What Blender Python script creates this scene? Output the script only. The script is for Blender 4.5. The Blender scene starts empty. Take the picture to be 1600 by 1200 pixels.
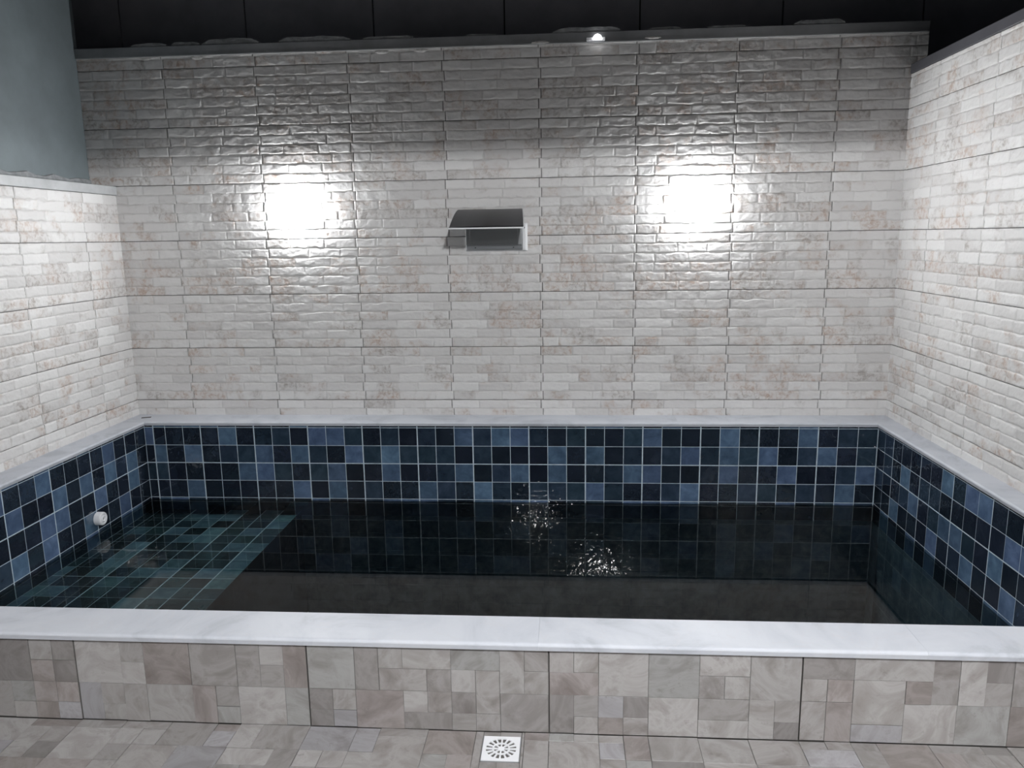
import bpy, math, random
import numpy as np
from mathutils import Matrix, Vector

random.seed(7)
RNG = np.random.RandomState(11)
SC = bpy.context.scene
COL = SC.collection

# ---------------------------------------------------------------- camera, world, exposure
CAM = Vector((2.3208, -3.9834, 0.9979))
PITCH, YAW, ROLL = math.radians(10.7635), math.radians(4.1508), math.radians(-0.8695)
fw = Vector((-math.sin(YAW) * math.cos(PITCH), math.cos(YAW) * math.cos(PITCH), -math.sin(PITCH)))
rt = Vector((math.cos(YAW), math.sin(YAW), 0))
up = rt.cross(fw)
r2 = rt * math.cos(ROLL) + up * math.sin(ROLL)
u2 = -rt * math.sin(ROLL) + up * math.cos(ROLL)
cam = bpy.data.objects.new('camera', bpy.data.cameras.new('camera'))
COL.objects.link(cam)
m = Matrix((r2, u2, -fw)).transposed().to_4x4()
m.translation = CAM
cam.matrix_world = m
cam.data.sensor_width = 36
cam.data.lens = 36 * 1209.13 / 1600
cam.data.clip_start = 0.02
SC.camera = cam

world = bpy.data.worlds.new('night')
SC.world = world
world.use_nodes = True
world.node_tree.nodes['Background'].inputs[0].default_value = (0.55, 0.6, 0.7, 1)
world.node_tree.nodes['Background'].inputs[1].default_value = 0.012

SC.view_settings.view_transform = 'Standard'
SC.view_settings.look = 'None'
SC.view_settings.gamma = 1
SC.view_settings.use_curve_mapping = False
SC.view_settings.exposure = 0.09
SC.cycles.max_bounces = 7
SC.cycles.transparent_max_bounces = 16
SC.cycles.sample_clamp_indirect = 12.0

# lamps of the place (their light is built with their fixtures further down)
LAMP_MAIN = (2.68, -4.2, 1.90)
LAMP_MAIN_W = 2800.0
LAMP_FAR = (1.92, -6.2, 1.93)
LAMP_FAR_W = 300.0
SCONCE_E = 650.0

# ---------------------------------------------------------------- measures (metres)
W = 3.917            # pool length between tile faces
YB = 0.178           # face plane of the brick-look back wall
XL = -0.126          # face of the left brick-look wall
XR = 4.021           # face of the right brick-look wall
PW, PH = 0.494, 0.295
XB, ZB = -0.2866, 1.8881
Z_COP = 0.032
COP_T = 0.020
Z_WATER = -0.412
Y_FI, Y_FO = -2.125, -2.267       # front coping inner and outer edge
Y_RISER = -2.255
Z_FLOOR = -0.215
Z_POOL = -1.12


# ---------------------------------------------------------------- helpers
def tag(o, label=None, cat=None, group=None, kind=None):
    if label: o['label'] = label
    if cat: o['category'] = cat
    if group: o['group'] = group
    if kind: o['kind'] = kind
    return o


def link(name, mesh, parent=None, mat=None):
    o = bpy.data.objects.new(name, mesh)
    COL.objects.link(o)
    if parent is not None:
        o.parent = parent
    if mat is not None and not mesh.materials:
        mesh.materials.append(mat)
    return o


def empty(name, loc):
    o = bpy.data.objects.new(name, None)
    COL.objects.link(o)
    o.location = loc
    o.empty_display_size = 0.05
    return o


class MB:
    """collects polygons for one mesh"""
    def __init__(self):
        self.v, self.f = [], []

    def add(self, vs, fs):
        b = len(self.v)
        self.v += [tuple(p) for p in vs]
        self.f += [tuple(b + i for i in f) for f in fs]

    def box(self, x0, x1, y0, y1, z0, z1):
        self.add([(x0, y0, z0), (x1, y0, z0), (x1, y1, z0), (x0, y1, z0),
                  (x0, y0, z1), (x1, y0, z1), (x1, y1, z1), (x0, y1, z1)],
                 [(0, 3, 2, 1), (4, 5, 6, 7), (0, 1, 5, 4), (1, 2, 6, 5), (2, 3, 7, 6), (3, 0, 4, 7)])

    def prism(self, prof, x0, x1, axis='x'):
        """profile of (a,b) points swept along an axis; axis x: (a,b)=(y,z); axis y: (x,z); axis z: (x,y)"""
        n = len(prof)
        def P(t, a, b):
            return {'x': (t, a, b), 'y': (a, t, b), 'z': (a, b, t)}[axis]
        vs = [P(x0, *p) for p in prof] + [P(x1, *p) for p in prof]
        fs = [tuple(range(n))[::-1], tuple(range(n, 2 * n))]
        fs += [(i, (i + 1) % n, n + (i + 1) % n, n + i) for i in range(n)]
        self.add(vs, fs)

    def lathe(self, prof, n=32, axis=Vector((0, 0, 1)), org=Vector((0, 0, 0)), caps=True):
        """profile of (radius, height) turned about an axis"""
        ax = Vector(axis).normalized()
        a = ax.orthogonal().normalized()
        b = ax.cross(a)
        vs = []
        for r, h in prof:
            for k in range(n):
                t = 2 * math.pi * k / n
                vs.append(Vector(org) + ax * h + (a * math.cos(t) + b * math.sin(t)) * r)
        fs = []
        for i in range(len(prof) - 1):
            for k in range(n):
                k2 = (k + 1) % n
                fs.append((i * n + k, i * n + k2, (i + 1) * n + k2, (i + 1) * n + k))
        if caps:
            fs.append(tuple(range(n))[::-1])
            fs.append(tuple((len(prof) - 1) * n + k for k in range(n)))
        self.add(vs, fs)

    def mesh(self, name, smooth=False):
        me = bpy.data.meshes.new(name)
        me.from_pydata(self.v, [], self.f)
        me.update()
        if smooth:
            for p in me.polygons: p.use_smooth = True
        return me

    def build(self, name, mat, parent=None, smooth=False, bevel=0, seg=2):
        o = link(name, self.mesh(name, smooth), parent, mat)
        import bmesh
        bm = bmesh.new(); bm.from_mesh(o.data)
        bmesh.ops.recalc_face_normals(bm, faces=bm.faces)
        bm.to_mesh(o.data); bm.free()
        if bevel:
            md = o.modifiers.new('bevel', 'BEVEL')
            md.width = bevel; md.segments = seg; md.limit_method = 'ANGLE'; md.angle_limit = 0.6
        return o


_tile_cache = {}
def tile_mesh(w, h, t, ch, mat):
    """a small slab in the local XZ plane, face at y=-t, chamfered front edges, origin at its centre back"""
    key = (round(w, 4), round(h, 4), round(t, 4), round(ch, 5), mat.name)
    if key in _tile_cache: return _tile_cache[key]
    a, b = w / 2, h / 2
    v = []
    for (x, z, y) in ((a, b, 0), (a, b, -t + ch), (a - ch, b - ch, -t)):
        v += [(-x, y, -z), (x, y, -z), (x, y, z), (-x, y, z)]
    f = [(8, 9, 10, 11)]
    for l in (0, 4):
        for i in range(4):
            j = (i + 1) % 4
            f.append((l + i, l + j, l + 4 + j, l + 4 + i))
    me = bpy.data.meshes.new('tile')
    me.from_pydata(v, [], f)
    me.materials.append(mat)
    me.update()
    _tile_cache[key] = me
    return me


# ---------------------------------------------------------------- materials
def new_mat(name):
    mt = bpy.data.materials.new(name)
    mt.use_nodes = True
    nt = mt.node_tree
    return mt, nt, nt.nodes['Principled BSDF']


def N(nt, typ, **kw):
    n = nt.nodes.new(typ)
    for k, v in kw.items():
        if k.startswith('i_'):
            n.inputs[k[2:].replace('_', ' ')].default_value = v
        else:
            setattr(n, k, v)
    return n


def ramp(nt, stops, fac=None):
    n = nt.nodes.new('ShaderNodeValToRGB')
    cr = n.color_ramp
    while len(cr.elements) < len(stops): cr.elements.new(0.5)
    for e, (p, c) in zip(cr.elements, stops):
        e.position = p
        e.color = (*c, 1) if len(c) == 3 else c
    if fac is not None: nt.links.new(fac, n.inputs[0])
    return n


def mixc(nt, fac, a, b, blend='MIX'):
    n = nt.nodes.new('ShaderNodeMix')
    n.data_type = 'RGBA'; n.blend_type = blend
    for sock, val in ((n.inputs[0], fac), (n.inputs[6], a), (n.inputs[7], b)):
        if isinstance(val, (int, float)): sock.default_value = val
        elif isinstance(val, tuple): sock.default_value = (*val, 1)
        else: nt.links.new(val, sock)
    return n.outputs[2]


def math_n(nt, op, a, b=None):
    n = nt.nodes.new('ShaderNodeMath'); n.operation = op
    for s, v in zip(n.inputs, (a, b)):
        if v is None: continue
        if isinstance(v, (int, float)): s.default_value = v
        else: nt.links.new(v, s)
    return n.outputs[0]


def noise(nt, vec, scale, detail=3, rough=0.5, dist=0.0):
    n = nt.nodes.new('ShaderNodeTexNoise')
    n.inputs['Scale'].default_value = scale
    n.inputs['Detail'].default_value = detail
    n.inputs['Roughness'].default_value = rough
    n.inputs['Distortion'].default_value = dist
    nt.links.new(vec, n.inputs['Vector'])
    return n.outputs['Fac']


def bump(nt, bsdf, height, dist, strength=1.0):
    b = nt.nodes.new('ShaderNodeBump')
    b.inputs['Strength'].default_value = strength
    b.inputs['Distance'].default_value = dist
    nt.links.new(height, b.inputs['Height'])
    nt.links.new(b.outputs[0], bsdf.inputs['Normal'])


def world_pos(nt, jitter=True):
    """world position, shifted by each object's own random number"""
    g = nt.nodes.new('ShaderNodeNewGeometry')
    if not jitter: return g.outputs['Position']
    oi = nt.nodes.new('ShaderNodeObjectInfo')
    sc = math_n(nt, 'MULTIPLY', oi.outputs['Random'], 37.0)
    va = nt.nodes.new('ShaderNodeVectorMath'); va.operation = 'ADD'
    nt.links.new(g.outputs['Position'], va.inputs[0]); nt.links.new(sc, va.inputs[1])
    return va.outputs[0]


def simple(name, col, rough=0.5, metal=0.0, nscale=0, namp=0.15, bdist=0):
    mt, nt, b = new_mat(name)
    b.inputs['Base Color'].default_value = (*col, 1)
    b.inputs['Roughness'].default_value = rough
    b.inputs['Metallic'].default_value = metal
    if nscale:
        p = world_pos(nt, False)
        f = noise(nt, p, nscale, 5, 0.6)
        lo = tuple(max(0, c * (1 - namp)) for c in col); hi = tuple(c * (1 + namp) for c in col)
        r = ramp(nt, [(0.3, lo), (0.7, hi)], f)
        nt.links.new(r.outputs[0], b.inputs['Base Color'])
        if bdist: bump(nt, b, f, bdist)
    return mt


def mat_brick():
    mt, nt, b = new_mat('brick_effect_ceramic')
    p = world_pos(nt)
    at = N(nt, 'ShaderNodeAttribute', attribute_name='brick')
    sep = N(nt, 'ShaderNodeSeparateColor'); nt.links.new(at.outputs['Color'], sep.inputs[0])
    tone, stain, face = sep.outputs[0], sep.outputs[1], sep.outputs[2]
    base = ramp(nt, [(0, (0.57, 0.56, 0.555)), (0.5, (0.63, 0.62, 0.615)), (1, (0.68, 0.675, 0.67))], tone).outputs[0]
    big = noise(nt, p, 9, 3, 0.5)
    fine = noise(nt, p, 42, 5, 0.65, 0.6)
    # blotchy printed stains, stronger on some bricks
    st = math_n(nt, 'ADD', math_n(nt, 'MULTIPLY', big, 0.75), math_n(nt, 'MULTIPLY', stain, 0.32))
    st = ramp(nt, [(0.53, (0, 0, 0)), (0.64, (1, 1, 1))], st).outputs[0]
    sp = ramp(nt, [(0.46, (0, 0, 0)), (0.66, (1, 1, 1))], fine).outputs[0]
    fac = math_n(nt, 'MULTIPLY', st, math_n(nt, 'ADD', math_n(nt, 'MULTIPLY', sp, 0.80), 0.20))
    hue = noise(nt, p, 5, 2)
    sc = ramp(nt, [(0.42, (0.33, 0.30, 0.28)), (0.58, (0.42, 0.31, 0.25))], hue).outputs[0]
    c = mixc(nt, math_n(nt, 'MULTIPLY', fac, 0.88), base, sc)
    # faint grey wisps everywhere
    wis = ramp(nt, [(0.60, (0, 0, 0)), (0.80, (0.45, 0.45, 0.45))], noise(nt, p, 26, 6, 0.7, 1.2)).outputs[0]
    c = mixc(nt, wis, c, (0.40, 0.38, 0.37))
    joint = ramp(nt, [(0.15, (1, 1, 1)), (0.75, (0, 0, 0))], face).outputs[0]
    c = mixc(nt, math_n(nt, 'MULTIPLY', joint, 0.3), c, (0.44, 0.43, 0.42))
    nt.links.new(c, b.inputs['Base Color'])
    b.inputs['Roughness'].default_value = 0.48
    b.inputs['Specular IOR Level'].default_value = 0.35
    bump(nt, b, noise(nt, p, 70, 4, 0.6), 0.0016)
    return mt


def mat_pool_tile():
    mt, nt, b = new_mat('glazed_pool_tile')
    p = world_pos(nt)
    oi = N(nt, 'ShaderNodeObjectInfo')
    n1 = noise(nt, p, 16, 4, 0.6, 0.4)
    k = ramp(nt, [(0.3, (0.62, 0.66, 0.70)), (0.5, (1, 1, 1)), (0.72, (1.5, 1.42, 1.36))], n1).outputs[0]
    c = mixc(nt, 1.0, oi.outputs['Color'], k, 'MULTIPLY')
    nt.links.new(c, b.inputs['Base Color'])
    b.inputs['Roughness'].default_value = 0.035
    b.inputs['IOR'].default_value = 1.75
    b.inputs['Specular IOR Level'].default_value = 0.5
    bump(nt, b, noise(nt, p, 38, 1.3, 0.4), 0.0012)
    return mt


def mat_stone():
    mt, nt, b = new_mat('stone_look_porcelain')
    p = world_pos(nt)
    oi = N(nt, 'ShaderNodeObjectInfo')
    wv = noise(nt, p, 7, 6, 0.62, 1.4)
    fine = noise(nt, p, 45, 4, 0.7)
    k = ramp(nt, [(0.30, (0.66, 0.62, 0.60)), (0.46, (0.96, 0.95, 0.94)), (0.52, (1.12, 1.12, 1.12)), (0.66, (0.86, 0.84, 0.83))], wv).outputs[0]
    c = mixc(nt, 1.0, oi.outputs['Color'], k, 'MULTIPLY')
    vein = ramp(nt, [(0.56, (0, 0, 0)), (0.72, (0.6, 0.6, 0.6))], fine).outputs[0]
    vm = math_n(nt, 'MULTIPLY', vein, ramp(nt, [(0.46, (0, 0, 0)), (0.60, (1, 1, 1))], noise(nt, p, 13, 3)).outputs[0])
    c = mixc(nt, vm, c, (0.13, 0.115, 0.11))
    nt.links.new(c, b.inputs['Base Color'])
    b.inputs['Roughness'].default_value = 0.42
    bump(nt, b, wv, 0.001)
    return mt


def mat_marble():
    mt, nt, b = new_mat('white_marble')
    p = world_pos(nt)
    wv = noise(nt, p, 3.2, 7, 0.62, 1.8)
    c = ramp(nt, [(0.34, (0.40, 0.42, 0.46)), (0.46, (0.475, 0.497, 0.545)), (0.6, (0.515, 0.535, 0.58))], wv).outputs[0]
    vein = ramp(nt, [(0.485, (0, 0, 0)), (0.5, (0.4, 0.4, 0.4)), (0.515, (0, 0, 0))], noise(nt, p, 4.5, 5, 0.55, 2.2)).outputs[0]
    c = mixc(nt, vein, c, (0.5, 0.5, 0.53))
    nt.links.new(c, b.inputs['Base Color'])
    b.inputs['Roughness'].default_value = 0.5
    b.inputs['Specular IOR Level'].default_value = 0.2
    return mt


def mat_water():
    mt = bpy.data.materials.new('pool_water'); mt.use_nodes = True
    nt = mt.node_tree
    nt.nodes.remove(nt.nodes['Principled BSDF'])
    out = nt.nodes['Material Output']
    fr = N(nt, 'ShaderNodeFresnel'); fr.inputs['IOR'].default_value = 1.333
    tr = N(nt, 'ShaderNodeBsdfTransparent'); tr.inputs[0].default_value = (0.74, 0.86, 0.86, 1)
    gl = N(nt, 'ShaderNodeBsdfGlossy'); gl.inputs['Roughness'].default_value = 0.0
    mx = N(nt, 'ShaderNodeMixShader')
    nt.links.new(fr.outputs[0], mx.inputs[0]); nt.links.new(tr.outputs[0], mx.inputs[1]); nt.links.new(gl.outputs[0], mx.inputs[2])
    nt.links.new(mx.outputs[0], out.inputs['Surface'])
    return mt


def mat_emit(name, col, e):
    mt = bpy.data.materials.new(name); mt.use_nodes = True
    nt = mt.node_tree
    nt.nodes.remove(nt.nodes['Principled BSDF'])
    em = N(nt, 'ShaderNodeEmission')
    em.inputs[0].default_value = (*col, 1); em.inputs[1].default_value = e
    nt.links.new(em.outputs[0], nt.nodes['Material Output'].inputs['Surface'])
    return mt


M_BRICK = mat_brick()
M_TILE = mat_pool_tile()
M_STONE = mat_stone()
M_MARBLE = mat_marble()
M_WATER = mat_water()
M_GAP = simple('dark_adhesive', (0.045, 0.042, 0.04), 0.9)
M_GROUT = simple('pale_grout', (0.42, 0.50, 0.56), 0.8, nscale=30, namp=0.2)
M_JOINT = simple('stone_joint', (0.10, 0.095, 0.09), 0.9)
M_PAINT = simple('blue_grey_paint', (0.155, 0.185, 0.20), 0.6, nscale=5, namp=0.12, bdist=0.002)
M_MORTAR = simple('grey_mortar', (0.26, 0.27, 0.28), 0.9, nscale=25, namp=0.3, bdist=0.006)
M_CAPW = simple('pale_metal_cap', (0.40, 0.41, 0.42), 0.38, nscale=9, namp=0.15)
M_CAPD = simple('dark_metal_cap', (0.075, 0.075, 0.085), 0.45, nscale=8, namp=0.15)
M_FLASH = simple('zinc_flashing', (0.22, 0.225, 0.235), 0.3, 0.45, nscale=6, namp=0.2)
M_PANEL = simple('dark_sheet', (0.21, 0.21, 0.235), 0.7, nscale=3, namp=0.2)
M_WHITE = simple('white_plastic', (0.74, 0.75, 0.78), 0.35)
M_DARKHOLE = simple('dark_cavity', (0.004, 0.004, 0.004), 0.9)
M_HOOD = simple('dark_glossy_hood', (0.012, 0.012, 0.015), 0.35)
M_HOOD.node_tree.nodes['Principled BSDF'].inputs['Specular IOR Level'].default_value = 0.15
M_HOUSING = simple('grey_housing', (0.22, 0.23, 0.24), 0.4)
M_RIM = simple('white_rim', (0.75, 0.76, 0.78), 0.3)
M_SCREW = simple('dark_screw', (0.02, 0.02, 0.02), 0.4, 0.5)
M_PLASTER = simple('patio_plaster', (0.30, 0.29, 0.28), 0.9, nscale=6)
M_BEAM = simple('shadow_beam_paint', (0.10, 0.10, 0.10), 0.8)


# ---------------------------------------------------------------- numpy value noise (for the moulded relief)
_lat = np.random.RandomState(5).rand(256, 256)
def vnoise(x, y):
    xi = np.floor(x).astype(int); yi = np.floor(y).astype(int)
    xf = x - xi; yf = y - yi
    xf = xf * xf * (3 - 2 * xf); yf = yf * yf * (3 - 2 * yf)
    g = lambda a, b: _lat[a % 256, b % 256]
    return (g(xi, yi) * (1 - xf) + g(xi + 1, yi) * xf) * (1 - yf) + (g(xi, yi + 1) * (1 - xf) + g(xi + 1, yi + 1) * xf) * yf - 0.5


# ---------------------------------------------------------------- brick-look ceramic wall tiles
ROWS = 6
RH = PH / ROWS
GAP = 0.0015
RELIEF = 0.0037
def design(k):
    r = random.Random(100 + k)
    rows = []
    for i in range(ROWS):
        base = [0.0, 0.30 + r.uniform(-.05, .05), 0.66 + r.uniform(-.05, .05), 1.0]
        if i % 2: base = [0.0, 0.40 + r.uniform(-.06, .06), 0.76 + r.uniform(-.05, .05), 1.0]
        if r.random() < 0.2: base = [0.0, 0.2 + r.uniform(-.03, .05), 0.56 + r.uniform(-.04, .04), 1.0]
        off = 0.006 if i % 2 else -0.006
        rows.append((off, base, [r.random() for _ in range(3)], [r.random() for _ in range(3)]))
    return rows
DESIGNS = [design(k) for k in range(5)]


def panel_mesh(d, x0=-1.0, x1=9.0, z0=-9.0, z1=9.0, seed=0):
    """one moulded ceramic tile, local x 0..PW, z -PH..0, face towards -y, cut to x0..x1, z0..z1"""
    V, F, A = [], [], []
    nb = 0
    for i, (off, base, tones, stains) in enumerate(DESIGNS[d]):
        zt, zb = -i * RH, -(i + 1) * RH
        a, b = off + GAP, off + PW - GAP
        ztt = zt - (GAP if i == 0 else 0); zbb = zb + (GAP if i == ROWS - 1 else 0)
        ca, cb = max(a, x0), min(b, x1)
        ct, cbm = min(ztt, z1), max(zbb, z0)
        if cb - ca < 0.004 or ct - cbm < 0.002: continue
        nx = max(2, int((cb - ca) / 0.0040) + 1); nz = max(2, int((ct - cbm) / 0.0034) + 1)
        xs = np.linspace(ca, cb, nx); zs = np.linspace(cbm, ct, nz)
        X, Z = np.meshgrid(xs, zs)
        s = d * 13.7 + i * 3.1
        # wavy brick outlines
        wz1 = 0.0046 * vnoise(X * 30 + s, X * 0 + s) * 2 + 0.0012 * vnoise(X * 90 + s, X * 0 + 7 + s)
        wz2 = 0.0046 * vnoise(X * 30 + s, X * 0 + 31 + s) * 2 + 0.0012 * vnoise(X * 90, X * 0 + 3 + s)
        dz = np.minimum((zt - Z) - 0.0014 + wz1, (Z - zb) - 0.0014 + wz2)
        tone = np.zeros_like(X); stn = np.zeros_like(X)
        dx = np.full_like(X, 9.0)
        for k in range(3):
            l, r_ = off + base[k] * PW, off + base[k + 1] * PW
            wob = 0.0045 * vnoise(Z * 40 + s + k, Z * 0 + 11.3 * k)
            mk = (X >= l) & (X < r_ + 1e-6)
            tone[mk] = tones[k]; stn[mk] = stains[k]
            dd = np.minimum(X - l + wob, r_ - X + wob) - 0.0010
            dx[mk] = dd[mk]
        dist = np.minimum(dz, dx)
        t = np.clip(dist / 0.0065, 0, 1)
        prof = np.sqrt(np.clip(1 - (1 - t) ** 2, 0, 1))
        # chips along the arrises and a hand-made face
        chip = np.clip(vnoise(X * 55 + s, Z * 75 + s) - 0.22, 0, 1) * np.clip(1 - dist / 0.02, 0, 1) * 2.2
        H = RELIEF * np.clip(prof - chip, 0, 1) + (0.0022 * vnoise(X * 22 + s, Z * 40) + 0.0011 * vnoise(X * 70, Z * 90 + s)) * prof
        vi = np.arange(nx * nz).reshape(nz, nx) + nb
        V.append(np.stack([X, -H - 0.004, Z], -1).reshape(-1, 3))
        F += np.stack([vi[:-1, :-1], vi[:-1, 1:], vi[1:, 1:], vi[1:, :-1]], -1).reshape(-1, 4).tolist()
        A.append(np.stack([tone, stn, prof, np.ones_like(X)], -1).reshape(-1, 4))
        nb += nx * nz
        # edge skirt back to the wall
        loop = np.concatenate([vi[0, :], vi[1:, -1], vi[-1, -2::-1], vi[-2:0:-1, 0]]) - (nb - nx * nz)
        top = V[-1][loop]
        bot = top.copy(); bot[:, 1] = 0
        n = len(loop)
        V.append(np.concatenate([top, bot]))
        at = A[-1][loop] * [1, 1, 0, 1]
        A.append(np.concatenate([at, at]))
        q = np.arange(n); q2 = (q + 1) % n
        F += np.stack([nb + q2, nb + q, nb + n + q, nb + n + q2], -1).tolist()
        nb += 2 * n
    if not V: return None
    V = np.concatenate(V); A = np.concatenate(A)
    me = bpy.data.meshes.new('wall_tile')
    me.from_pydata(V.tolist(), [], F)
    ca = me.color_attributes.new('brick', 'FLOAT_COLOR', 'POINT')
    ca.data.foreach_set('color', A.astype(np.float32).ravel())
    me.polygons.foreach_set('use_smooth', np.ones(len(me.polygons), bool))
    me.materials.append(M_BRICK)
    me.update()
    return me


FULL = [panel_mesh(d) for d in range(len(DESIGNS))]
def lay_panels(parent, u0, u1, uo, z0, z1, place, seed):
    """cover u0..u1 (along the wall) and z0..z1 with tiles whose joints start at uo; place(u) -> location and turn"""
    r = random.Random(seed)
    j0 = math.floor((u0 - uo) / PW) - 1
    j1 = math.ceil((u1 - uo) / PW) + 1
    i0 = math.floor((ZB - z1) / PH) - 1
    i1 = math.ceil((ZB - z0) / PH) + 1
    for i in range(i0, i1):
        for j in range(j0, j1):
            u, z = uo + j * PW, ZB - i * PH
            d = r.randrange(len(DESIGNS))
            cut = (u < u0 + 0.008) or (u + PW > u1 - 0.008) or (z > z1 + 1e-4) or (z - PH < z0 - 1e-4)
            if cut:
                me = panel_mesh(d, u0 - u, u1 - u, z0 - z, z1 - z)
                if me is None: continue
            else:
                me = FULL[d]
            o = link('wall_tile', me, parent)
            loc, rz = place(u, z)
            o.location = loc
            o.rotation_euler = (r.uniform(-.0012, .0012), 0, rz + r.uniform(-.0015, .0015))


# ---------------------------------------------------------------- the brick-look walls
b = MB(); b.box(-0.262, 4.085, YB, YB + 0.16, -0.2, 1.952)
wall_back = tag(b.build('wall_back', M_GAP), 'tall back wall of pale brick-effect tiles behind the pool', 'wall', kind='structure')
lay_panels(wall_back, -0.256, 4.083, XB, Z_COP, 1.952, lambda u, z: ((u, YB, z), 0), 1)

b = MB(); b.box(XL - 0.11, XL, -2.30, YB, -0.2, 1.25)
wall_left = tag(b.build('wall_left', M_GAP), 'low brick-effect tiled wall left of the pool under a pale metal cap', 'wall', kind='structure')
# left wall: u runs towards the back (+y); face looks +x
OL = 0.3117
lay_panels(wall_left, -2.30, YB - 0.002, YB - OL - 10 * PW, Z_COP, 1.25, lambda u, z: ((XL, u, z), math.pi / 2), 2)

b = MB(); b.box(XR, XR + 0.12, -2.30, YB, -0.2, 1.755)
wall_right = tag(b.build('wall_right', M_GAP), 'bright brick-effect tiled wall right of the pool with a dark metal cap', 'wall', kind='structure')
# right wall: u runs towards the viewer (-y); face looks -x
OR = 0.3165
lay_panels(wall_right, -YB + 0.002, 2.30, -(YB - OR) - PW * 2, Z_COP, 1.755, lambda u, z: ((XR, -u, z), -math.pi / 2), 3)

# ---------------------------------------------------------------- caps, upper walls and dark sheets above
b = MB(); b.box(XL - 0.135, XL + 0.014, -2.30, YB - 0.002, 1.251, 1.297)
tag(b.build('trim_1', M_CAPW, bevel=0.003), 'pale grey metal cap along the top of the low left wall', 'wall cap', kind='structure')
b = MB(); b.box(XR - 0.012, XR + 0.13, -2.30, YB - 0.004, 1.757, 1.803)
tag(b.build('trim_2', M_CAPD, bevel=0.003), 'dark grey metal cap along the top of the right wall', 'wall cap', kind='structure')

b = MB()
ys = np.linspace(YB, -2.3, 40)
prof = []
for k, y in enumerate(ys):
    prof.append((y, 1.332 + 0.006 * math.sin(k * 1.7) + 0.004 * math.sin(k * 4.1)))
vs = []
for y, z in prof: vs += [(-0.258, y, 1.295), (-0.246, y, 1.295), (-0.249, y, z), (-0.258, y, z + 0.004)]
n = len(prof)
fs = []
for i in range(n - 1):
    for k in range(4):
        fs.append((4 * i + k, 4 * i + (k + 1) % 4, 4 * i + 4 + (k + 1) % 4, 4 * i + 4 + k))
fs += [(0, 1, 2, 3), tuple(4 * (n - 1) + k for k in range(4))]
b.add(vs, fs)
tag(b.build('trim_3', M_MORTAR), 'rough grey mortar strip at the foot of the blue-grey painted wall', 'mortar strip', kind='structure')

b = MB(); b.box(-0.45, -0.257, -2.30, YB + 0.01, 1.29, 3.2)
tag(b.build('wall_left_upper', M_PAINT), 'plain blue-grey painted wall set back above the low left wall', 'wall', kind='structure')

# zinc flashing on the back wall with a drip lip, leaning slightly forward
b = MB()
b.prism([(YB - 0.014, 1.950), (YB - 0.019, 1.998), (YB + 0.20, 2.004), (YB + 0.20, 1.953), (YB - 0.004, 1.9525)], -0.256, 4.08)
flash = tag(b.build('trim_4', M_FLASH, bevel=0.0015), 'dull zinc flashing strip along the top of the back wall', 'flashing', kind='structure')
b = MB(); b.box(-0.256, 4.07, YB - 0.0165, YB - 0.010, 1.9475, 1.9525)
b.build('drip_lip', M_CAPW, flash)
r = random.Random(4)
x = 0.05
while x < 3.6:
    wd = r.uniform(0.12, 0.42); h = r.uniform(0.012, 0.034) if x < 0.9 else r.uniform(0.006, 0.02)
    nx = 9
    top = [(x + wd * t / (nx - 1), 2.004 + h * (0.7 + 0.3 * r.random())) for t in range(nx)]
    top[0] = (top[0][0], 2.006); top[-1] = (top[-1][0], 2.008)
    bb = MB()
    bb.prism([(x, 2.0)] + top + [(x + wd, 2.0)], YB - 0.008 + r.uniform(-.006, .006), YB + 0.09, 'y')
    bb.build('mortar_lump', M_MORTAR, flash)
    x += wd + r.uniform(0.005, 0.12 if x < 0.9 else 0.3)

M_PLASTER_GLARE = simple('plaster_glare_white', (0.50, 0.49, 0.48), 0.8, nscale=40, namp=0.3)  # plaster smears on the tiles; the patches on the flashing paint glare
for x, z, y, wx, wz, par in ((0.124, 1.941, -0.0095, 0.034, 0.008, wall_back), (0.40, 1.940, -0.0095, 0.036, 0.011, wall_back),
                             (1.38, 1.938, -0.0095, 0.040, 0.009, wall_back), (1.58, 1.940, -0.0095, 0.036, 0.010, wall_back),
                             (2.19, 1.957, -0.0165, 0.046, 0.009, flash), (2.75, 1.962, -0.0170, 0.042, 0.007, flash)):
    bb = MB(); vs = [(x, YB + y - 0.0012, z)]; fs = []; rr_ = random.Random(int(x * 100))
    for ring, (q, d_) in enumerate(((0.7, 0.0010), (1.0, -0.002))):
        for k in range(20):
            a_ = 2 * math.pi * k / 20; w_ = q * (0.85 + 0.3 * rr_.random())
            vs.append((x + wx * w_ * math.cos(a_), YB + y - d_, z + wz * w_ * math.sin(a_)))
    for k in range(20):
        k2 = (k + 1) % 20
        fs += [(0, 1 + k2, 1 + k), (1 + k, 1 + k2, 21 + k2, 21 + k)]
    bb.add(vs, fs); bb.build('plaster_glare_patch', M_PLASTER_GLARE, par, smooth=True)

# dark sheet panels rising behind the wall
b = MB(); b.box(-1.1, 5.6, 0.70, 0.74, 1.2, 3.3)
sheet = tag(b.build('wall_back_upper', M_DARKHOLE), 'dark sheet wall rising behind the flashing at the top', 'wall', kind='structure')
xs = [-1.03, -0.28, 0.47, 1.22, 1.97, 2.73, 3.51, 4.26, 5.0]
for a0, a1 in zip(xs[:-1], xs[1:]):
    bb = MB(); bb.box(a0 + 0.004, a1 - 0.004, 0.682, 0.702, 1.25, 3.28)
    bb.build('sheet_panel', M_PANEL, sheet)

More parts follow.
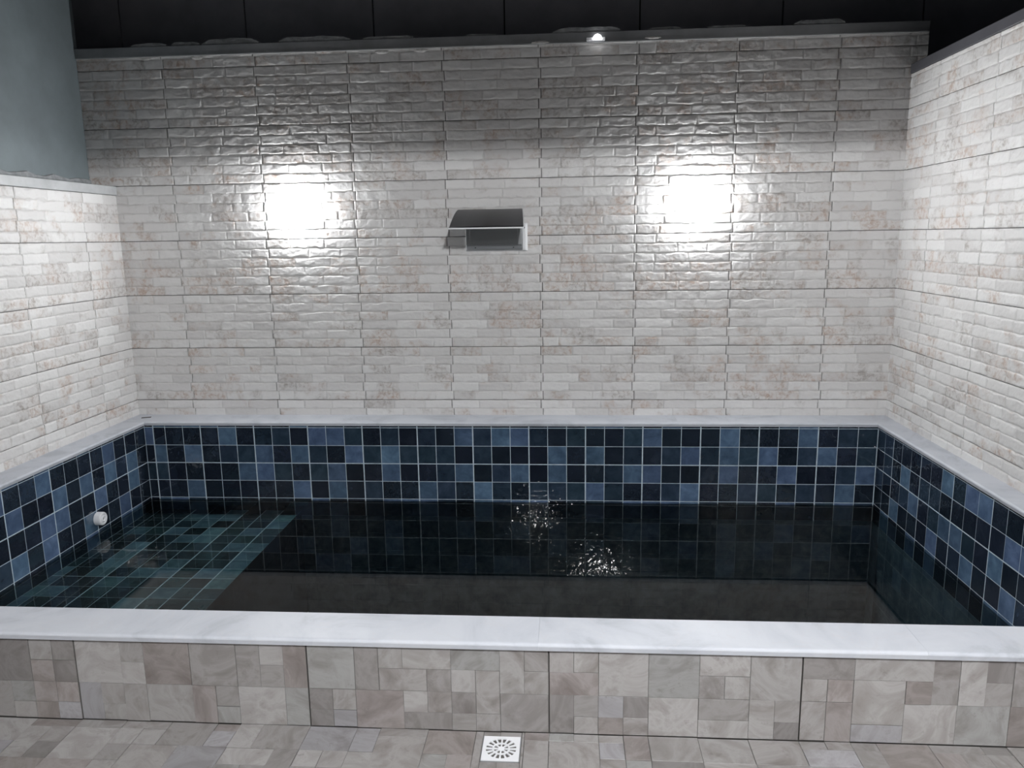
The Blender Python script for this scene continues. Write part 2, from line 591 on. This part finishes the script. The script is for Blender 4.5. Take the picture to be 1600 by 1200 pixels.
# ---------------------------------------------------------------- the pool shell with its tiles
TONE = {'D': (0.0125, 0.0185, 0.030), 'M': (0.021, 0.036, 0.057), 'L': (0.070, 0.116, 0.190)}
def tcol(c, r):
    base = TONE[c]
    k = r.uniform(0.75, 1.3) if c != 'L' else r.uniform(0.75, 1.2)
    g = r.uniform(0.92, 1.06)
    return (base[0] * k, base[1] * k * g, base[2] * k, 1)


BACK = ["LD DDDLD MMDLLMDMDMDLMLL MDMDDMLDDDLDDDLDMM",
        "DL DLDMM LDLMDLMLMMMDMDD DLDLDMDMLMLMLDMLDM",
        "MM DDDDL LMDMLDDLDDMLDML DLDDMLLDDDLDDLDDML",
        "DD DLDDD DDLDLDMDDLMDLMD MMMLMDDMLDDMMDMDLD"]
BACK = [s.replace(' ', '') for s in BACK]
LEFT = ["DDDLDDDDLMD", "DLMLDLDLDDL", "DLDDLDDLLDD", "DDLDDLDDLDL"]
RIGHT = ["MMDDDDDLMLLDD", "DMDLDMMDDDDDL", "MDDMLDMLLMDLD", "DDLDDDLDMLDDL"]
TT = 0.0009           # tile thickness proud of the bed


def lay_tiles(parent, bounds_u, thick_u, bounds_v, thick_v, pattern, place, name='pool_tile', seed=0):
    r = random.Random(seed)
    for ri in range(len(bounds_v) - 1):
        for ci in range(len(bounds_u) - 1):
            gl = 0.0030 if ci in thick_u else 0.0017
            gr = 0.0030 if (ci + 1) in thick_u else 0.0017
            gt = 0.0028 if ri in thick_v else 0.0016
            gb = 0.0028 if (ri + 1) in thick_v else 0.0016
            ua, ub = bounds_u[ci] + gl, bounds_u[ci + 1] - gr
            va, vb = bounds_v[ri] - gt, bounds_v[ri + 1] + gb
            if ub - ua < 0.004 or va - vb < 0.003: continue
            c = pattern(ri, ci, r)
            me = tile_mesh(round(ub - ua, 3), round(va - vb, 3), TT, 0.0004, M_TILE)
            o = link(name, me, parent)
            o.color = tcol(c, r)
            place(o, (ua + ub) / 2, (va + vb) / 2, r)


def from_rows(rows):
    def f(ri, ci, r):
        k = ri - 1
        if 0 <= k < len(rows) and ci < len(rows[k]): return rows[k][ci]
        return r.choice('DDDMMLL')
    return f


def shell_stuff(name, parent, quads, col=(0.13, 0.175, 0.22)):
    """tiles too deep under water to tell apart: one mesh of small slabs. quads: list of (centre, u-vector, v-vector, normal)"""
    m_ = MB()
    for c, u, v, n in quads:
        c, u, v, n = Vector(c), Vector(u), Vector(v), Vector(n)
        m_.add([c - u - v, c + u - v, c + u + v, c - u + v, c - u * .99 - v * .99 + n, c + u * .99 - v * .99 + n, c + u * .99 + v * .99 + n, c - u * .99 + v * .99 + n],
               [(4, 5, 6, 7), (0, 1, 5, 4), (1, 2, 6, 5), (2, 3, 7, 6), (3, 0, 4, 7)])
    o = m_.build(name, M_TILE, parent)
    o.color = (*col, 1)
    o['kind'] = 'stuff'
    return o


VB = [0.0125, 0.0, -0.1, -0.2, -0.3, -0.4, -0.5]
deep = [-0.5 - 0.1 * k for k in range(7)]
# back
b = MB(); b.box(-0.05, W + 0.05, TT, TT + 0.06, Z_POOL - 0.05, 0.0115)
pw_b = tag(b.build('wall_pool_back', M_GROUT), 'long blue tiled pool wall below the back coping', 'pool wall', kind='structure')
bu = [0.0, 0.049, 0.117] + [0.117 + 0.1 * k for k in range(1, 39)]
th = {1} | {2 + 2 + 3 * k for k in range(0, 13)}
def pl_back(o, u, v, r):
    o.location = (u, TT, v)
    o.rotation_euler = (r.uniform(-.004, .004), 0, r.uniform(-.004, .004))
lay_tiles(pw_b, bu, th, VB, {3}, from_rows(BACK), pl_back, seed=21)
shell_stuff('deep_tiles', pw_b, [((0.167 + 0.1 * k, TT, z - 0.05), (0.0499, 0, 0), (0, 0, 0.0499), (0, -TT, 0)) for k in range(38) for z in deep[:-1]])
# left
b = MB(); b.box(-TT - 0.06, -TT, Y_FI - 0.02, TT + 0.06, Z_POOL - 0.05, 0.0115)
pw_l = tag(b.build('wall_pool_left', M_GROUT), 'blue tiled pool wall on the left holding the round white inlet', 'pool wall', kind='structure')
lu = [0.0, 0.097, 0.197] + [0.197 + 0.1 * k for k in range(1, 20)]
thl = {2 + 3 * k for k in range(0, 8)}
def pl_left(o, u, v, r):
    o.location = (-TT, -u, v)
    o.rotation_euler = (r.uniform(-.004, .004), 0, math.pi / 2 + r.uniform(-.004, .004))
lay_tiles(pw_l, lu, thl, VB, {3}, from_rows(LEFT), pl_left, seed=22)
# right
b = MB(); b.box(W + TT, W + TT + 0.06, Y_FI - 0.02, TT + 0.06, Z_POOL - 0.05, 0.0115)
pw_r = tag(b.build('wall_pool_right', M_GROUT), 'blue tiled pool wall on the right below the bright brick-effect wall', 'pool wall', kind='structure')
ru = [0.0, 0.0936, 0.1936] + [0.1936 + 0.1 * k for k in range(1, 20)]
def pl_right(o, u, v, r):
    o.location = (W + TT, -u, v)
    o.rotation_euler = (r.uniform(-.004, .004), 0, -math.pi / 2 + r.uniform(-.004, .004))
lay_tiles(pw_r, ru, thl, VB, {3}, from_rows(RIGHT), pl_right, seed=23)
shell_stuff('deep_tiles', pw_r, [((W + TT, -0.144 - 0.1 * k, z - 0.05), (0, 0.0499, 0), (0, 0, 0.0499), (-TT, 0, 0)) for k in range(19) for z in deep[:-1]])
# front
b = MB(); b.box(-0.05, W + 0.05, Y_FI - 0.075, Y_FI - 0.012, Z_POOL - 0.05, 0.0115)
pw_f = tag(b.build('wall_pool_front', M_GROUT), 'hidden inner face of the pool under the front coping', 'pool wall', kind='structure')
shell_stuff('deep_tiles', pw_f, [((0.067 + 0.1 * k, Y_FI - 0.012, z - 0.05), (0.0487, 0, 0), (0, 0, 0.0487), (0, TT, 0)) for k in range(38) for z in [0.0 - .1 * q for q in range(11)]])
# floor of the pool
b = MB(); b.box(-0.05, W + 0.05, Y_FI - 0.05, 0.06, Z_POOL - 0.06, Z_POOL - TT)  # bed under the bottom tiles
pf = tag(b.build('floor_pool', M_GROUT), 'deep dark tiled pool bottom beside the shallow bench', 'pool floor', kind='structure')
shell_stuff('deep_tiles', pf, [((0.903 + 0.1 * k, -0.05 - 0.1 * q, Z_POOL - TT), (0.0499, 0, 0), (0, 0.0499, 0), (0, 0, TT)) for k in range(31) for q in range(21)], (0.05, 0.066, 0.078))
# shallow bench on the left
XBEN, ZBEN = 0.853, -0.472
b = MB(); b.box(0.0005, XBEN - TT, Y_FI - 0.012, -0.0005, Z_POOL - 0.01, ZBEN - TT)
bench = tag(b.build('pool_bench', M_GROUT), 'shallow underwater bench paved in teal tiles at the left end of the pool', 'pool bench', kind='structure')
be = [0.0, 0.053] + [0.053 + 0.1 * k for k in range(1, 9)]
bv = [0.0, -0.07] + [-0.07 - 0.1 * k for k in range(1, 21)] + [-2.13]
def pl_bench(o, u, v, r):
    o.location = (u, v, ZBEN - TT)
    o.rotation_euler = (-math.pi / 2, 0, 0)
    c = o.color
    o.color = (c[0] * 1.5, c[1] * 1.55, c[2] * 1.15, 1)
BR = random.Random(31)
def bench_pat(ri, ci, r):
    if ci == len(be) - 2: return r.choice('LLLML')
    return r.choice('DDDDMMLL')
lay_tiles(bench, be, {0, 3, 6, 8}, bv, {3, 6, 9, 12, 15, 18}, bench_pat, pl_bench, 'bench_tile', 31)
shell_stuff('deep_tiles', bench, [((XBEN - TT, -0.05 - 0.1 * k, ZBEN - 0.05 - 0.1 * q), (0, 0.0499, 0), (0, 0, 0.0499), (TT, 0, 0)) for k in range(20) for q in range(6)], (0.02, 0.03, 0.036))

# water
b = MB(); b.box(-TT - 0.002, W + TT + 0.002, Y_FI - 0.013, TT + 0.002, Z_POOL - TT - 0.004, Z_WATER)
tag(b.build('pool_water', M_WATER), 'still dark water filling the tiled pool', 'water', kind='stuff')

# ---------------------------------------------------------------- marble coping
def slab(parent, x0, x1, y0, y1, along):
    """rounded on the long edges only"""
    z0, z1, rr = Z_COP - COP_T, Z_COP, 0.008
    a, c = (y0, y1) if along == 'x' else (x0, x1)
    pr = [(a + rr * 0.4, z0), (c - rr * 0.4, z0)]
    for cx, s0 in ((c - rr, 0.0), (a + rr, math.pi / 2)):
        for k in range(6):
            t = s0 + (math.pi / 2) * k / 5
            pr.append((cx + rr * math.cos(t), z1 - rr + rr * math.sin(t)))
        if s0 == 0.0: continue
    bb = MB()
    t0, t1 = (x0, x1) if along == 'x' else (y0, y1)
    bb.prism(pr, t0, t1, along)
    return bb.build('marble_slab', M_MARBLE, parent)


OV = 0.012
cb = tag(empty('coping_back', (0, 0, Z_COP)), 'white marble coping along the foot of the back wall', 'coping', kind='structure')
cl_ = tag(empty('coping_left', (0, 0, Z_COP)), 'white marble coping along the foot of the left wall', 'coping', kind='structure')
cr_ = tag(empty('coping_right', (0, 0, Z_COP)), 'white marble coping along the foot of the right wall', 'coping', kind='structure')
cf = tag(empty('coping_front', (0, 0, Z_COP)), 'wide white marble coping across the front edge of the pool', 'coping', kind='structure')
def slabs(parent, cuts, fn):
    for a0, a1 in zip(cuts[:-1], cuts[1:]):
        s = fn(a0 + 0.00015, a1 - 0.00015)
        s.location = s.location - Vector((0, 0, Z_COP))
slabs(cb, [XL + 0.002, 0.60, 1.78, 2.9, XR - 0.002], lambda a, c: slab(cb, a, c, -OV, YB + 0.006, 'x'))
slabs(cl_, [Y_FI, -1.2, -OV - 0.0005], lambda a, c: slab(cl_, XL - 0.004, OV, a, c, 'y'))
slabs(cr_, [Y_FI, -1.2, -OV - 0.0005], lambda a, c: slab(cr_, W - OV, XR + 0.004, a, c, 'y'))
slabs(cf, [XL - 0.004, 0.42, 1.34, 2.25, 3.16, XR + 0.004], lambda a, c: slab(cf, a, c, Y_FO, Y_FI - 0.0005, 'x'))
b = MB(); b.box(0, 0.050, 0, 0.022, 0, 0.0015)
st = b.build('dirt_spot', M_JOINT, cb, bevel=0.0005)
st.location = (-0.055, 0.075, 0.0002); st.rotation_euler = (0, 0, 0.35)

# ---------------------------------------------------------------- stone-look riser and floor
TS = 0.605
CELL = TS / 10
SCOL = {'l': (0.275, 0.267, 0.264), 'm': (0.238, 0.228, 0.225), 'd': (0.180, 0.171, 0.168), 'b': (0.200, 0.182, 0.176),
        'p': (0.232, 0.212, 0.208), 'v': (0.254, 0.250, 0.262), 'g': (0.235, 0.234, 0.232)}
def R(s):
    out = []
    for t in s.split():
        c, r_, w, h, k = t[:-1].split(',')[0], *t[:-1].split(',')[1:], t[-1]
        out.append((float(c), float(r_), float(w), float(h), k))
    return out


RISER = {
    1: R("0,0,2,2l 2,0,1,1m 2,1,1,1l 3,0,2,2b 5,0,2,2m 7,0,1,2m 8,0,1,1l 8,1,1,1m 9,0,1,2b 0,2,1,2v 1,2,1,1m 1,3,1,1l 2,2,1,2m 3,2,2,2l 5,2,1,2p 6,2,1,1m 6,3,1,1g 7,2,2,2l 9,2,1,2g"),
    2: R("0,0,2,2g 2,0,1,2d 3,0,1,1l 3,1,2,1m 5,1,1,1m 4,0,2,1l 6,0,2,1g 6,1,1,1l 7,1,1,2m 8,0,1,2l 9,0,1,1m 9,1,1,1l 0,2,1,1d 0,3,1,1d 1,2,1,1m 1,3,1,1v 2,2,2,2p 4,2,1,1l 5,2,1,1m 4,3,2,1d 6,2,1,1d 6,3,1,1l 7,3,1,1m 8,2,2,2m"),
    3: R("0,0,1,1m 1,0,1,1l 0,1,2,1p 2,0,2,2l 4,0,2,2g 6,0,2,1l 6,1,1,1m 7,1,1,1l 8,0,2,2l 0,2,1,2d 1,2,1,1m 2,2,1,1v 3,2,1,1d 1,3,1,1m 2,3,1,1b 3,3,1,1m 4,2,2,2l 6,2,2,1m 6,3,2,1l 8,2,1,2l 9,2,1,1m 9,3,1,1d"),
    4: R("0,0,2,1d 2,0,3,1l 5,0,1,2m 6,0,1,2l 7,0,1,1d 8,0,2,2m 0,1,1,1m 1,1,1,1p 2,1,2,2l 4,1,1,1b 7,1,1,1m 0,2,1,2m 1,2,1,2p 2,3,2,1v 4,2,2,2l 6,2,2,2g 8,2,1,2b 9,2,1,2m"),
}
def packing(seed, rows=10):
    r = random.Random(seed)
    used = np.zeros((rows, 10), bool); out = []
    for i in range(rows):
        for j in range(10):
            if used[i, j]: continue
            for w, h in r.sample([(2, 2), (2, 1), (1, 2), (1, 1), (2, 2), (1, 1)], 6):
                if i + h <= rows and j + w <= 10 and not used[i:i + h, j:j + w].any():
                    used[i:i + h, j:j + w] = True
                    out.append((j, i, w, h, r.choice('llmmmmgdbpv')))
                    break
    return out


def stone(parent, u, v, w, h, k, r, place):
    c = SCOL[k]
    f = r.uniform(0.9, 1.1)
    g = 0.0020 if r.random() < 0.4 else 0.0006
    t = 0.008 + r.uniform(-0.0008, 0.0012)
    o = link('stone', tile_mesh(round(w - g, 4), round(h - g, 4), round(t, 3), 0.0003, M_STONE), parent)
    o.color = (c[0] * f, c[1] * f, c[2] * f, 1)
    place(o, u + w / 2, v + h / 2)


b = MB(); b.box(XL - 0.1, XR + 0.1, Y_RISER + 0.009, Y_RISER + 0.06, -0.3, 0.0115)
riser = tag(b.build('wall_front', M_JOINT), 'low riser clad in patchwork stone tiles below the front coping', 'riser wall', kind='structure')
ZR = [0.0105, 0.0105 - CELL, 0.0105 - 2 * CELL, 0.0105 - 2.95 * CELL, Z_FLOOR]
X0T = 2.275 - 3 * TS
r = random.Random(77)
for t in range(-1, 6):
    xo = X0T + t * TS
    if xo > XR or xo + TS < XL: continue
    bb = MB(); bb.box(max(xo, XL) + 0.0014, min(xo + TS, XR) - 0.0014, Y_RISER + 0.0025, Y_RISER + 0.0091, Z_FLOOR, 0.0112)
    pt = bb.build('paving_tile', M_JOINT, riser)
    lay = RISER.get(t) or [q for q in packing(40 + t, 4)]
    for c, ri, w, h, k in lay:
        ua, ub = xo + c * CELL, xo + (c + w) * CELL
        if c == 0: ua += 0.0016
        if c + w == 10: ub -= 0.0016
        ua, ub = max(ua, XL), min(ub, XR)
        if ub - ua < 0.01: continue
        za, zb = ZR[int(ri)], ZR[int(ri + h)]
        def pl(o, u, v): o.location = (u, Y_RISER + 0.009, v)
        stone(pt, ua, zb, ub - ua, za - zb, k, r, pl)

b = MB(); b.box(XL - 0.1, XR + 0.1, -9.0, Y_RISER + 0.03, Z_FLOOR - 0.12, Z_FLOOR - 0.009)
floor = tag(b.build('floor', M_JOINT), 'patio floor of patchwork stone-look tiles in front of the pool', 'floor', kind='structure')
YF0 = Y_RISER + 0.5 * CELL      # the first floor tile is cut by half a cell under the riser
DR = (2.1604, -2.3206)           # drain centre
DRH = 0.0472
for t in range(-1, 6):
    xo = X0T + t * TS
    if xo > XR or xo + TS < XL: continue
    bb = MB(); bb.box(max(xo, XL) + 0.0012, min(xo + TS, XR) - 0.0012, YF0 - TS + 0.001, Y_RISER, Z_FLOOR - 0.0091, Z_FLOOR - 0.0025)
    pt = bb.build('paving_tile', M_JOINT, floor)
    for c, ri, w, h, k in packing(60 + t):
        ua, ub = max(xo + c * CELL, XL), min(xo + (c + w) * CELL, XR)
        va, vb = min(YF0 - ri * CELL, Y_RISER), YF0 - (ri + h) * CELL
        if ub - ua < 0.01 or va - vb < 0.005: continue
        pieces = [(ua, ub, vb, va)]
        dx0, dx1, dy0, dy1 = DR[0] - DRH, DR[0] + DRH, DR[1] - DRH, DR[1] + DRH
        if ua < dx1 and ub > dx0 and vb < dy1 and va > dy0:   # cut the stones round the drain
            pieces = []
            if ua < dx0: pieces.append((ua, dx0, vb, va))
            if ub > dx1: pieces.append((dx1, ub, vb, va))
            m0, m1 = max(ua, dx0), min(ub, dx1)
            if vb < dy0: pieces.append((m0, m1, vb, dy0))
            if va > dy1: pieces.append((m0, m1, dy1, va))
        for a0, a1, c0, c1 in pieces:
            if a1 - a0 < 0.004 or c1 - c0 < 0.004: continue
            def pl(o, u, v):
                o.location = (u, v, Z_FLOOR - 0.009)
                o.rotation_euler = (-math.pi / 2, 0, 0)
            stone(pt, a0, c0, a1 - a0, c1 - c0, k, r, pl)
m_ = MB()
for ty in range(1, 10):
    for t in range(-1, 6):
        for c, ri, w, h, k in packing(200 + ty * 7 + t):
            ua, ub = X0T + t * TS + c * CELL, X0T + t * TS + (c + w) * CELL
            va, vb = YF0 - ty * TS - ri * CELL, YF0 - ty * TS - (ri + h) * CELL
            ua, ub = max(ua, XL), min(ub, XR)
            if ub - ua < 0.01: continue
            m_.box(ua + 0.0005, ub - 0.0005, vb + 0.0005, va - 0.0005, Z_FLOOR - 0.008, Z_FLOOR)
o = m_.build('far_stones', M_STONE, floor)
o.color = (0.235, 0.226, 0.223, 1); o['kind'] = 'stuff'

# ---------------------------------------------------------------- floor drain
dr = tag(empty('floor_drain', (DR[0], DR[1], Z_FLOOR)), 'square white floor drain with a round slotted grate', 'drain')
H = 0.0448
def ring_pts(r_, n, ph=0): return [(r_ * math.cos(ph + 2 * math.pi * k / n), r_ * math.sin(ph + 2 * math.pi * k / n)) for k in range(n)]
b = MB()
NS = 96
rad = [0.004, 0.0075, 0.0180, 0.0215, 0.0370]
def solid(band, k):
    if band == 0: return True
    if band == 1: return (k % 12) in (0, 1, 10, 11)          # eight inner slots
    if band == 2: return True
    if band == 3: return (k % 6) in (0, 5)                    # sixteen outer slots
    return True
T = 0.003
def quad_solid(p):      # a little prism from four plan points
    vs = [(x, y, 0) for x, y in p] + [(x, y, -T) for x, y in p]
    b.add(vs, [(0, 1, 2, 3), (7, 6, 5, 4), (0, 4, 5, 1), (1, 5, 6, 2), (2, 6, 7, 3), (3, 7, 4, 0)])
for k in range(NS):
    t0, t1 = 2 * math.pi * k / NS, 2 * math.pi * (k + 1) / NS
    P = lambda r_, t: (r_ * math.cos(t), r_ * math.sin(t))
    for band in range(4):
        if not solid(band, k): continue
        quad_solid([P(rad[band], t0), P(rad[band + 1], t0), P(rad[band + 1], t1), P(rad[band], t1)])
    def S(t):
        c, s = math.cos(t), math.sin(t); q = H / max(abs(c), abs(s)); return (c * q, s * q)
    quad_solid([P(rad[4], t0), S(t0), S(t1), P(rad[4], t1)])
b.lathe([(0.0042, -T), (0.0042, 0.0004)], 16)
g = b.build('grate', M_WHITE, dr); g.location = (0, 0, 0.0015)
b = MB()
for s in (-1, 1):
    b.box(-H - 0.002, H + 0.002, s * (H + 0.0012) - 0.0008, s * (H + 0.0012) + 0.0008, -0.012, 0.0)
    b.box(s * (H + 0.0012) - 0.0008, s * (H + 0.0012) + 0.0008, -H - 0.002, H + 0.002, -0.012, 0.0)
b.build('frame', M_HOUSING, dr)
b = MB(); b.lathe([(0.0, -0.0085), (0.039, -0.0085), (0.039, -0.0015), (0.041, -0.0015), (0.041, -0.009), (0.0, -0.009)], 40, caps=False)
b.build('sump', M_DARKHOLE, dr)

# ---------------------------------------------------------------- pool inlet on the left pool wall
NZ = Vector((0.0, -0.500, -0.340))
inl = tag(empty('pool_inlet', NZ), 'round white inlet fitting on the left pool wall just above the water', 'inlet')
ax = Vector((1, 0, 0))
b = MB(); b.lathe([(0.030, -0.001), (0.033, 0.002), (0.033, 0.030), (0.031, 0.034), (0.026, 0.036), (0.021, 0.034), (0.020, 0.030), (0.0, 0.030)], 40, ax, caps=False)
b.build('collar', M_WHITE, inl, smooth=False)
b = MB(); b.lathe([(0.019, 0.030), (0.017, 0.036), (0.012, 0.038), (0.009, 0.036), (0.008, 0.031), (0.0, 0.031)], 32, ax, caps=False)
b.build('eyeball', M_WHITE, inl)
b = MB(); b.lathe([(0.0, 0.0312), (0.0075, 0.0312), (0.0, 0.0318)], 20, ax, caps=False)
b.build('mouth', M_MORTAR, inl)

# ---------------------------------------------------------------- hooded fixture in the middle of the back wall
YP = YB - 0.0105
fx = tag(empty('hooded_wall_fixture', (1.94, YP, 1.03)), 'grey box fixture under a curved dark hood with a white rim, middle of back wall', 'wall fixture')
def fxl(o): o.location = o.location - fx.location; return o
# back plate
b = MB(); b.box(1.786, 2.113, YP - 0.006, YP + 0.004, 0.925, 1.068)
fxl(b.build('back_plate', M_RIM, fx, bevel=0.003))
# housing: a tray with a sloped lip below
b = MB(); b.prism([(YP - 0.006, 0.936), (YP - 0.050, 0.936), (YP - 0.058, 0.955), (YP - 0.072, 0.958), (YP - 0.072, 1.05), (YP - 0.006, 1.05)], 1.795, 2.088)
hs = fxl(b.build('housing', M_HOUSING, fx, bevel=0.003))
b = MB(); b.box(1.815, 2.068, YP - 0.0745, YP - 0.071, 0.962, 1.046)
o = b.build('front_panel', M_HOUSING, hs, bevel=0.0015)
b = MB(); b.box(2.0885, 2.106, YP - 0.030, YP - 0.005, 0.928, 1.064)
fxl(b.build('side_bracket', M_RIM, fx, bevel=0.003))
for x, z, y in ((1.842, 0.946, YP - 0.0525), (2.042, 0.946, YP - 0.0525), (2.0975, 1.045, YP - 0.030)):
    b = MB(); b.lathe([(0.0045, -0.002), (0.0045, 0.0012), (0.003, 0.002)], 16, Vector((0, -1, 0)), Vector((x, y, z)))
    fxl(b.build('screw', M_SCREW, fx))
# hood: a curved sheet, a quarter ellipse in section, slightly wider in front
D = 0.44
HZ0, HZ1 = 1.043, 1.143
def hood_pts(n, off):
    out = []
    for k in range(n + 1):
        a = (math.pi / 2) * k / n
        t_ = k / n
        out.append((YP - (D - off) * t_, HZ0 + (HZ1 - HZ0 - off) * (1 - t_ ** 1.5)))
    return out
n = 20
po, pi_ = hood_pts(n, 0), hood_pts(n, 0.006)
b = MB(); vs = []
for (y, z), (y2, z2) in zip(po, pi_):
    t = (YP - y) / D
    xl, xr = 1.751 + 0.012 * t, 2.087 + 0.029 * t
    vs += [(xl, y, z), (xr, y, z), (xr, y2, z2), (xl, y2, z2)]
fs = []
for i in range(n):
    for k in range(4):
        fs.append((4 * i + k, 4 * i + (k + 1) % 4, 4 * i + 4 + (k + 1) % 4, 4 * i + 4 + k))
fs += [(0, 1, 2, 3), tuple(4 * n + k for k in range(4))]
b.add(vs, fs)
hood = fxl(b.build('hood', M_HOOD, fx))
for p in hood.data.polygons:
    p.use_smooth = abs(p.normal.x) < 0.5
# white rim along the front edge and the right end
b = MB(); b.box(1.760, 2.120, YP - D - 0.004, YP - D + 0.006, HZ0 - 0.006, HZ0 + 0.001)
b.build('front_rim', M_RIM, hood, bevel=0.0015)
b = MB(); vs = []
for (y, z), (y2, z2) in zip(po, hood_pts(n, 0.010)):
    t = (YP - y) / D
    xr = 2.087 + 0.029 * t
    vs += [(xr, y, z + 0.001), (xr + 0.004, y, z + 0.001), (xr + 0.004, y2, z2), (xr, y2, z2)]
b.add(vs, fs)
b.build('end_rim', M_RIM, hood)

# ---------------------------------------------------------------- lit square sconces on the back wall
M_GLOW = mat_emit('sconce_glow', (0.975, 0.99, 1.0), SCONCE_E)
for x, lab in ((0.886, 'glowing square white sconce on the back wall left of the hooded fixture'),
               (2.987, 'glowing square white sconce on the back wall right of the hooded fixture')):
    s = tag(empty('wall_sconce', (x, YB - 0.010, 1.160)), lab, 'wall lamp', 'lit sconces on the back wall')
    b = MB(); b.box(-0.046, 0.046, -0.012, 0.004, -0.046, 0.046)
    b.build('base_plate', M_WHITE, s, bevel=0.002)
    b = MB()
    b.prism([(-0.05, -0.03), (-0.03, -0.05), (0.03, -0.05), (0.05, -0.03), (0.05, 0.03), (0.03, 0.05), (-0.03, 0.05), (-0.05, 0.03)], -0.032, -0.0125, 'y')
    b.build('diffuser', M_GLOW, s, bevel=0.0095, seg=3)

# small glowing dome added for a bright spot at the top of the back wall
lt = tag(empty('glowing_dome', (2.466, YB - 0.0185, 1.960)), 'small glowing dome on the flashing at the top of the back wall', 'lamp')
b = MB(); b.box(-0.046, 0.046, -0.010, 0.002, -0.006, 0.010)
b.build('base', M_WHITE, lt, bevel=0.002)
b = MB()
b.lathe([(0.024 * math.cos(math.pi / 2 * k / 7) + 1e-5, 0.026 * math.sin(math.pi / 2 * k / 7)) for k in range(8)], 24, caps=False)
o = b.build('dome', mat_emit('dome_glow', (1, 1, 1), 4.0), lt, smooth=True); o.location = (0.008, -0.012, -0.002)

# ---------------------------------------------------------------- patio roof, shadow beam and lamps above and behind the viewer
b = MB(); b.box(-0.5, 4.6, -9.0, -2.45, 2.10, 2.18)
tag(b.build('ceiling', M_PLASTER), 'patio roof slab over the floor in front of the pool', 'ceiling', kind='structure')
ZBM = 1.437 + (LAMP_MAIN[2] - 1.437) * (YB + 2.4) / (YB - LAMP_MAIN[1])
b = MB(); b.prism([(-0.5, ZBM), (3.245, ZBM), (3.245, 1.875), (4.6, 1.875), (4.6, 2.20), (-0.5, 2.20)], -2.46, -2.40, 'y')  # unseen beam; height, end and step shaped to place its shadow
tag(b.build('shadow_beam', M_BEAM), 'unseen dark beam over the front coping, stepped to shape its shadow on the walls', 'beam', kind='structure')
for xx, lab, nm in ((-0.36, 'plastered side wall of the patio on the left', 'wall_patio_left'), (XR + 0.08, 'plastered side wall of the patio on the right', 'wall_patio_right')):
    b = MB(); b.box(xx, xx + 0.12, -9.0, -2.301, -0.3, 2.0)
    tag(b.build(nm, M_PLASTER), lab, 'wall', kind='structure')


def ceiling_bulb(loc, watts, rads, lab):
    rad_, rv = rads
    t = tag(empty('ceiling_lamp', (loc[0], loc[1], 2.10)), lab, 'ceiling lamp', 'bulbs under the patio roof')
    b_ = MB(); b_.lathe([(0.045, 0.0), (0.045, -0.02), (0.02, -0.03), (0.016, loc[2] - 2.10 + rv * 0.9)], 24)
    b_.build('socket', M_WHITE, t)
    area = 4 * math.pi * rad_ * rv
    mt_ = mat_emit('bulb_glow', (0.98, 0.99, 1.0), watts / (math.pi * area) / 10)
    b_ = MB()
    prof_ = [(rad_ * math.sin(math.pi * k / 10) + 1e-5, -rv * math.cos(math.pi * k / 10)) for k in range(11)]
    b_.lathe(prof_, 16, caps=False)
    o_ = b_.build('bulb', mt_, t, smooth=True)
    o_.location = (0, 0, loc[2] - 2.10)


ceiling_bulb(LAMP_MAIN, LAMP_MAIN_W, (0.06, 0.046), 'bright bare bulb under the patio roof above the viewer')
ceiling_bulb(LAMP_FAR, LAMP_FAR_W, (0.05, 0.04), 'weaker bare bulb far back under the patio roof')
